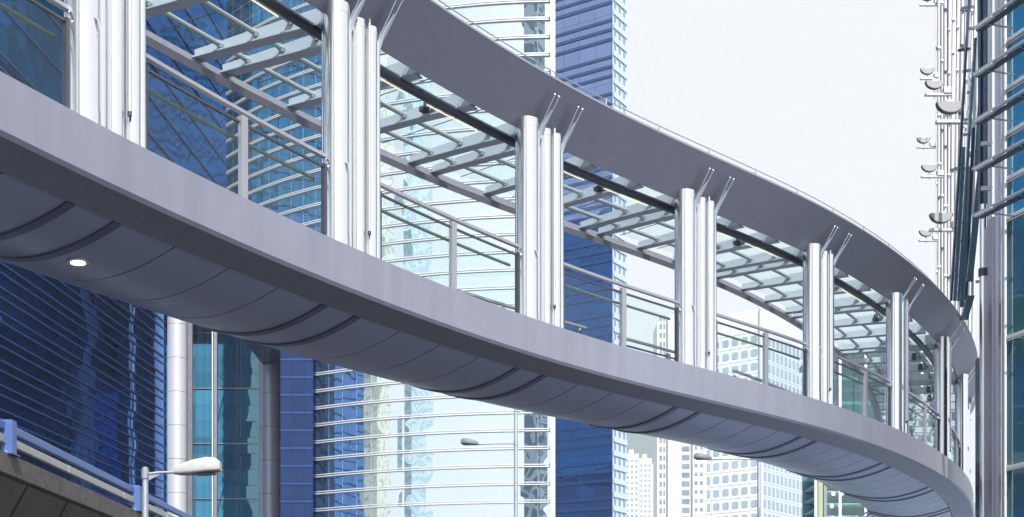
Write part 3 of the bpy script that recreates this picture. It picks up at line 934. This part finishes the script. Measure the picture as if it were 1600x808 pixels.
def street_lamp(px, ytop, yarm, x_arm, x_tip, y_tip, Y, label, r=.06, mat='lamp_grey'):
    p = at(px, ytop, Y)
    t = thing('street_lamp', label, 'street lamp', (p.x, Y, 0), 'street lamps')
    mb = MB(); mb.tube([(p.x, Y, 0), (p.x, Y, p.z - .55), (p.x, Y, p.z - .5), (p.x, Y, p.z)], [r * 1.25, r * 1.1, r, r], 16); mb.build('pole', M['galv'], t)
    a = at(px, yarm, Y); b = at(x_arm, y_tip, Y)
    mb = MB(); mb.tube([a, (a * .5 + b * .5) + Vector((0, 0, .015)), b], r * .5, 10); arm = mb.build('arm', M['galv'], t)
    mb = MB(); mb.tube([(p.x, Y, a.z - .10), (p.x, Y, a.z + .10)], r * 1.35, 16); mb.build('arm_collar', M['galv'], t)
    right = Vector((1 if x_tip > x_arm else -1, 0, 0))
    L = abs(x_tip - x_arm) / F * Y
    lamp_head(t, b, right, L, L * .46, L * .27, mat)
    return t, a, b
t, a, b = street_lamp(227, 730, 741, 272, 345, 738, 30, 'nearest street lamp, on a short pole in front of the flyover rail', .064)
mb = MB(); mb.face([mb.vert(p) for p in (a + Vector((0, 0, -.02)), a + Vector((0, 0, -.16)), a * .45 + b * .55 + Vector((0, 0, -.0)))]); 
mb2 = MB(); q = [a + Vector((.04, 0, -.16)), a * .4 + b * .6, a + Vector((.04, 0, -.02))]
mb2.sweep([[v + Vector((0, dy, 0)) for v in q] for dy in (-.01, .01)]); mb2.build('gusset', M['galv'], t)
street_lamp(806, 640, 693, 748, 720, 694, 60, 'far street lamp facing left in front of the curved tower', .075, 'lamp_shaded')
street_lamp(1186, 640, 718, 1112, 1084, 717, 62, 'far street lamp facing left in front of the white office block', .075, 'lamp_shaded')


# ================================================================== the building on the right
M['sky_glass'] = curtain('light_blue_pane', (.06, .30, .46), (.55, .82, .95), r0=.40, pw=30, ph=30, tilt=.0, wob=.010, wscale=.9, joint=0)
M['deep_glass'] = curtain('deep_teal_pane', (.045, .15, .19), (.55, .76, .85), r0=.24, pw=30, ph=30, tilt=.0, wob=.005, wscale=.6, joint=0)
M['fin_glass'] = curtain('glass_fin', (.07, .12, .17), (.60, .75, .85), r0=.22, pw=30, ph=30, tilt=0, wob=.01, wscale=.8, joint=0)
M['lilac_panel'] = paint('lilac_grey_panel', (.46, .43, .52), rough=.34, metal=.5, var=.03)
M['bracket_white'] = paint('bracket_white', (.74, .74, .77), rough=.4, metal=.2, var=.03)
M['rod'] = paint('warm_white_rod', (.66, .63, .61), rough=.3, metal=.45, var=.04)
YC = 32.0
C0 = Vector((at(1570, 0, YC).x, YC, 0))           # corner of the glazed front
du = Vector((.316, -.949, 0))                     # along the front, towards the viewer
dn = Vector((-.949, -.316, 0))                    # out of the front
UP = Vector((0, 0, 1))
rb = thing('glass_building', 'glass and steel building on the right edge with louvre fins, chrome corner and tall rods', 'building', tuple(C0 + du * 2))
def zz(y): return zat(y, YC)
WDT = 4.2
def pane(z0, z1, mat, u0=.06, u1=WDT, dep=0.0):
    a, b = C0 + du * u1 + dn * dep, C0 + du * u0 + dn * dep
    mb = MB(); a2, b2 = a - dn * .06, b - dn * .06
    mb.quad((a.x, a.y, z0), (b.x, b.y, z0), (b.x, b.y, z1), (a.x, a.y, z1), ((0, z0), (u1 - u0, z0), (u1 - u0, z1), (0, z1)))
    return mb.build('glass_pane', mat, rb, fix=False)
T1, T2 = zz(531), zz(733)
ztop = 24.0
levels = [zat(y, YC) for y in (733, 531)]
# glass from bottom to top
pane(0.1, T2 - .05, M['deep_glass']); pane(T2 + .05, T1 - .05, M['deep_glass'])
FINY = [337, 264, 190, 117, 45, -28, -100]
zf = [zat(y, 31.7) for y in FINY]
low = T1 + .05
sub = [zz(y) for y in (345, 284, 214, 143, 70, 0, -72)]
edges = [low] + sub
for i in range(len(edges) - 1):
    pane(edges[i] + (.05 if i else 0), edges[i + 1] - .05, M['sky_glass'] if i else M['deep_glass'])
def hbar(z, w, h, dep, mat, name, u0=0.0, u1=WDT):
    c = C0 + du * ((u0 + u1) / 2) + dn * dep + UP * z
    mb = MB(); mb.box(c, du * (u1 - u0) / 2, dn * w / 2, UP * h / 2); return mb.build(name, mat, rb, bevel=.008)
for z in [T1, T2] + sub: hbar(z, .10, .09, .045, M['white_metal'], 'transom', .04)
for k in range(1, 3):
    c = C0 + du * (k * 1.5)
    mb = MB(); mb.box(c + dn * .03 + UP * 12, du * .035, dn * .05, UP * 12); mb.build('mullion', M['white_metal'], rb)
# interior behind the lower panes: blinds, floor slab, stair soffit
mb = MB(); mb.box(C0 + du * 2.1 - dn * 3.2 + UP * 12, du * 2.1, dn * .1, UP * 12); mb.build('core_wall', M['navy_panel'], rb)
mb = MB(); mb.box(C0 + du * (WDT + .15) - dn * 1.55 + UP * 12, du * .14, dn * 1.6, UP * 12); mb.build('end_wall', M['lilac_panel'], rb)
mb = MB(); mb.box(C0 + du * 2.2 - dn * 1.6 + UP * 24.15, du * 2.3, dn * 1.7, UP * .14); mb.build('roof', M['lilac_panel'], rb)
# corner frame: stacked chrome and lilac verticals left of the glass
def vpost(px, Y, wpx, dpt, z0, z1, mat, name, skew=0.0):
    c = at(px, 0, Y); hw = wpx / F * Y / 2
    mb = MB(); mb.box(Vector((c.x, Y, (z0 + z1) / 2)), (hw, 0, 0), (0, dpt / 2, 0), UP * (z1 - z0) / 2); return mb.build(name, M[mat], rb, bevel=.012)
vpost(1569.5, 31.9, 3.4, .16, 0, 24, 'white_metal', 'corner_mullion')
vpost(1564.3, 32.1, 5.0, .20, 0, 24, 'chrome', 'corner_panel')
vpost(1558.8, 32.3, 4.2, .24, 0, 24, 'white_metal', 'corner_panel')
vpost(1551.5, 32.5, 9.0, .26, 0, zz(330), 'lilac_panel', 'corner_panel')
vpost(1545.0, 33.0, 3.0, .30, 0, zz(330), 'alu', 'corner_panel')
c = at(1536.5, 0, 33.2)
mb = MB(); mb.tube([(c.x, 33.2, 0), (c.x, 33.2, zat(432, 33.2))], .092, 24); mb.build('corner_pipe', M['chrome'], rb)
mb = MB(); mb.tube([(c.x, 33.2, zat(432, 33.2) + .002), (c.x, 33.2, zat(420, 33.2))], .12, 24); mb.build('pipe_collar', M['dark_metal'], rb)
mb = MB(); mb.tube([(c.x, 33.2, zat(420, 33.2) + .002), (c.x, 33.2, zat(320, 33.2))], .085, 24); mb.build('corner_pipe', M['chrome'], rb)
# dark slot and rear verticals
vpost(1529.5, 34.4, 5.5, .3, 0, zat(560, 34.4), 'navy_panel', 'rear_slot')
vpost(1541.0, 34.6, 6, .3, 0, 24, 'navy_panel', 'rear_slot')
vpost(1534.0, 34.9, 9, .2, zat(330, 34.9), 24, 'navy_panel', 'rear_panel')
vpost(1546.5, 34.2, 3.0, .2, zat(500, 34.2), 24, 'white_metal', 'rear_mullion')
for y in (185, 225, 257, 295, 330, 365, 423):
    a = at(1534, y, 33.6); b = at(1549, y - 1, 33.4)
    mb = MB(); mb.bar(a, b, .09, .10); mb.build('tie_bar', M['alu'], rb)
# louvre fins: tubular outer bar, blade, inner bar, arms
for z in zf:
    o0 = C0 + dn * .9 - du * .02
    mb = MB(); mb.bar(o0 + UP * z, o0 + du * WDT + UP * z, .07, .07); fin = mb.build('louvre_fin', M['steel'], rb, bevel=.02)
    mb = MB(); mb.box(o0 + du * WDT / 2 - dn * .13 + UP * (z - .05), du * (WDT / 2 - .06), dn * .09, UP * .012); mb.build('blade', M['dark_metal'], fin)
    for k in range(4):
        q = o0 + du * (.45 + k * 1.2)
        mb = MB(); mb.bar(q + UP * (z - .06), q - dn * .84 + UP * (z - .06), .025, .035); mb.build('arm', M['alu'], fin)
    mb = MB(); mb.bar(o0 + du * .12 + UP * (z - .045), o0 + du * .75 + UP * (z - .045), .10, .035); mb.build('end_plate', M['white_metal'], fin)
# glass fins leaning in front of the receding side
def leaning(x0, y0, x1, y1, Y, wpx, th, mat, name):
    a, b = at(x0, y0, Y), at(x1, y1, Y)
    hw = wpx / F * Y / 2
    mb = MB()
    mb.hexa([a + Vector((-hw, -th, 0)), a + Vector((hw, -th, 0)), a + Vector((hw, th, 0)), a + Vector((-hw, th, 0)),
             b + Vector((-hw, -th, 0)), b + Vector((hw, -th, 0)), b + Vector((hw, th, 0)), b + Vector((-hw, th, 0))])
    return mb.build(name, M[mat], rb)
leaning(1515, 440, 1534, 250, 35.6, 10, .02, 'fin_glass', 'glass_fin')
leaning(1528, 262, 1540, 52, 35.8, 12, .02, 'fin_glass', 'glass_fin')
leaning(1506, 500, 1517, 462, 35.2, 12, .02, 'fin_glass', 'glass_fin')
leaning(1497, 470, 1524, 60, 36.4, 4, .04, 'fin_glass', 'side_mullion')
leaning(1509, 470, 1521, 200, 36.2, 4, .04, 'navy_panel', 'side_mullion')
leaning(1486, 470, 1516, -30, 38.0, 3, .05, 'navy_panel', 'side_mullion')
leaning(1503, 480, 1512, 260, 37.2, 7, .02, 'fin_glass', 'glass_fin')
leaning(1492, 470, 1506, 230, 38.6, 6, .02, 'fin_glass', 'glass_fin')
leaning(1519, 470, 1523, 60, 37.0, 3, .05, 'rod', 'side_mullion')
leaning(1530, -40, 1534, 45, 36.8, 8, .05, 'bracket_white', 'side_panel')
leaning(1546, -40, 1546, 40, 36.4, 7, .05, 'bracket_white', 'side_panel')
leaning(1538, -40, 1538, 40, 36.9, 6, .05, 'navy_panel', 'side_panel')
# the far rods with their brackets
RX = [(1463.5, 82, 2.0), (1467, 76, 3.4), (1472, 70, 3.0), (1477, 65, 4.4), (1482.5, 60, 3.4), (1488, 56, 5.0), (1494.5, 52, 4.4), (1501, 48, 5.6), (1508, 45, 4.6), (1515, 42.5, 5.0)]
rnd = random.Random(3)
for i, (px, Y, wpx) in enumerate(RX):
    lean = max(0, (i - 3)) * 1.1
    r = wpx / F * Y / 2
    mb = MB(); mb.tube([at(px - lean, 640, Y), at(px + lean * .9, -60, Y)], r, 12); rod = mb.build('rod', M['rod'], rb)
    mb = MB(); mb.tube([at(px - lean + wpx * .95, 640, Y + .6), at(px + lean * .9 + wpx * 1.0, -60, Y + .6)], r * .42, 8); mb.build('thin_rod', M['dark_metal' if i % 2 else 'steel'], rb)
    mb = MB(); mb.box((at(px - lean * .2 + wpx * 1.1, 290, Y + 1.5)), (wpx * .42 / F * Y, 0, 0), (0, .05, 0), UP * (at(0, -60, Y).z - at(0, 640, Y).z) / 2); mb.build('backing_strip', M['bracket_white' if i % 3 else 'lilac_panel'], rb)
    y = rnd.uniform(-20, 20)
    while y < 520:
        e = lean * (.9 - 1.9 * (y + 60) / 700)
        a = at(px + e - wpx * .6, y, Y - .15); b = at(px + e + wpx * 1.2, y + rnd.uniform(-1, 1), Y - .1)
        mb = MB(); mb.bar(a, b, .06, .07 * Y / 50); mb.build('bracket', M['dark_metal' if rnd.random() < .35 else 'bracket_white'], rod)
        y += rnd.uniform(48, 110)

for px, Y, wpx, mat in ((1498, 50, 3.5, 'bracket_white'), (1505, 46.5, 4.5, 'rod'), (1511.5, 43.5, 3.5, 'chrome'), (1519, 41, 4.0, 'bracket_white'), (1524, 39.5, 3.0, 'chrome')):
    leaning(px - 5, 560, px + 6, -40, Y + .8, wpx, .08, mat, 'side_mullion')
for k in range(16):
    y = -20 + k * 33; px = 1497 + (k * 7) % 20
    a = at(px, y, 42.4); b = at(px + 11 + (k * 5) % 9, y - 2.5, 41.8)
    mb = MB(); mb.bar(a, b, .07, .08); mb.build('cross_bracket', M['dark_metal' if k % 3 == 0 else 'alu'], rb)

# --- half-disc floodlights standing off the rods
M['flood_face'] = paint('flood_face', (.30, .31, .33), rough=.5, var=.05)
def flood(px, py, wpx, label):
    Y = .80 / wpx * F
    c = at(px, py, Y); rw = .42; dp = .07
    t = thing('floodlight', label, 'floodlight', tuple(c), 'half-disc floodlights')
    mb = MB(); prof = [(-rw, .02)] + [(rw * math.cos(math.pi + math.pi * k / 20), .80 * rw * math.sin(math.pi + math.pi * k / 20)) for k in range(21)] + [(rw, .02)]
    mb.sweep([[c + Vector((x * .96, yy, z * .94)) for x, z in prof] for yy in (-dp - .02, dp - .02)]); mb.build('body', M['flood_face'], t)
    mb = MB()
    pr = [(rw * math.cos(math.pi + math.pi * k / 20), .80 * rw * math.sin(math.pi + math.pi * k / 20)) for k in range(21)]
    mb.sweep([[c + Vector((x, yy, z)) for x, z in pr] + [c + Vector((x * .955, yy, z * .935)) for x, z in reversed(pr)] for yy in (-dp - .05, dp)]); mb.build('rim', M['dark_metal'], t)
    mb = MB(); mb.box(c + Vector((0, 0, .05)), (.12, 0, 0), (0, .08, 0), (0, 0, .03)); mb.build('cap', M['bracket_white'], t)
    x1 = at(px + wpx * .98, 0, Y).x
    zb = c.z - .58
    mb = MB(); mb.abox(c.x - rw * 1.0, x1 + .35, Y - .09, Y + .09, zb - .045, zb + .045); mb.build('arm', M['alu'], t)
    mb = MB(); mb.abox(c.x + rw * .95, c.x + rw * 2.3, Y - .16, Y + .16, zb + .048, zb + .30); mb.build('gear_box', M['bracket_white'], t)
    mb = MB(); mb.tube([(c.x, Y, zb - .14), (c.x, Y, zb + .25)], .03, 8); mb.build('pin', M['alu'], t)
for px, py, w_, lab in ((1449, 108, 21, 'upper small half-disc floodlight, third from the top of the row against the sky'),
                        (1460, 128, 28, 'medium half-disc floodlight just above the largest one'),
                        (1484, 161, 41, 'largest half-disc floodlight, close in front of the rods'),
                        (1443, 216, 20, 'smallest half-disc floodlight, farthest left at mid height against the sky'),
                        (1452, 259, 24, 'half-disc floodlight between the smallest one and the roof beam, at mid height'),
                        (1470, 335, 34, 'second largest half-disc floodlight, low on the rods'),
                        (1447, 361, 21, 'lowest half-disc floodlight, just above the bridge roof'),
                        (1449, -8, 22, 'topmost half-disc floodlight, cut off by the upper edge of the view')):
    flood(px, py, w_, lab)

# --- small glass hall with a green post below the far end of the bridge
M['green_paint'] = paint('leaf_green_paint', (.34, .44, .26), rough=.5, var=.08)
M['hall_glass'] = clear_glass('hall_glass', (.72, .92, .90), .05, .8)
M['hall_lamp'] = emit('hall_lamp', (1.0, .95, .72), 3.0)
M['teal_panel'] = paint('teal_panel', (.10, .30, .36), rough=.4, var=.1)
Yh = 92
hall = thing('glass_hall', 'small glass hall with a green post and rows of ceiling lamps below the bridge', 'hall', (at(1305, 0, Yh).x, Yh + 3, 0))
xg, xp, xe = at(1281, 0, Yh).x, at(1289, 0, Yh).x, at(1500, 0, Yh).x
ZH = zat(545, Yh)
mb = MB(); mb.abox(xg - .16, xg + .16, Yh - .16, Yh + .16, 0, 17); mb.build('green_post', M['green_paint'], hall)
mb = MB(); mb.abox(xg - .38, xg - .19, Yh - .1, Yh + .1, 0, 17); mb.build('pale_post', M['white_metal'], hall)
mb = MB(); mb.abox(xp - .1, xp + .1, Yh - .14, Yh + .14, 0, ZH); mb.build('corner_post', M['alu'], hall)
mb = MB(); mb.abox(xp + .12, xe, Yh - .02, Yh + .0, 0, ZH); mb.build('glass_wall', M['hall_glass'], hall)
mb = MB(); mb.abox(xp, xe, Yh + 7, Yh + 7.2, 0, ZH); mb.build('rear_wall', M['teal_panel'], hall)
mb = MB(); mb.abox(xp - .2, xe + .2, Yh - .3, Yh + 7.3, ZH + .01, ZH + .35); mb.build('roof', M['alu'], hall)
for px in (1312, 1352, 1396, 1440, 1480):
    x_ = at(px, 0, Yh).x
    mb = MB(); mb.abox(x_ - .09, x_ + .09, Yh - .13, Yh - .03, 0, ZH); mb.build('mullion', M['white_metal'], hall)
i = 0; z = 10.2
while z < ZH - .6:
    if i < 8:
        mb = MB(); mb.abox(xp + .12, xe, Yh + .6, Yh + 6.9, z, z + .06); sl = mb.build('ceiling_slat', M['white_metal'], hall)
        for j in range(2):
            mb = MB(); mb.ball((xp + .6 + .55 * j + .1 * (i % 2), Yh + .5, z - .15), .13, 12); mb.build('ceiling_lamp', M['hall_lamp'], hall)
    else:
        mb = MB(); mb.abox(xp + .12, xe, Yh + .3, Yh + .5, z, z + .22); mb.build('louvre_slat', M['dark_metal' if i % 2 else 'teal_panel'], hall)
    z += .85; i += 1
#@@END@@
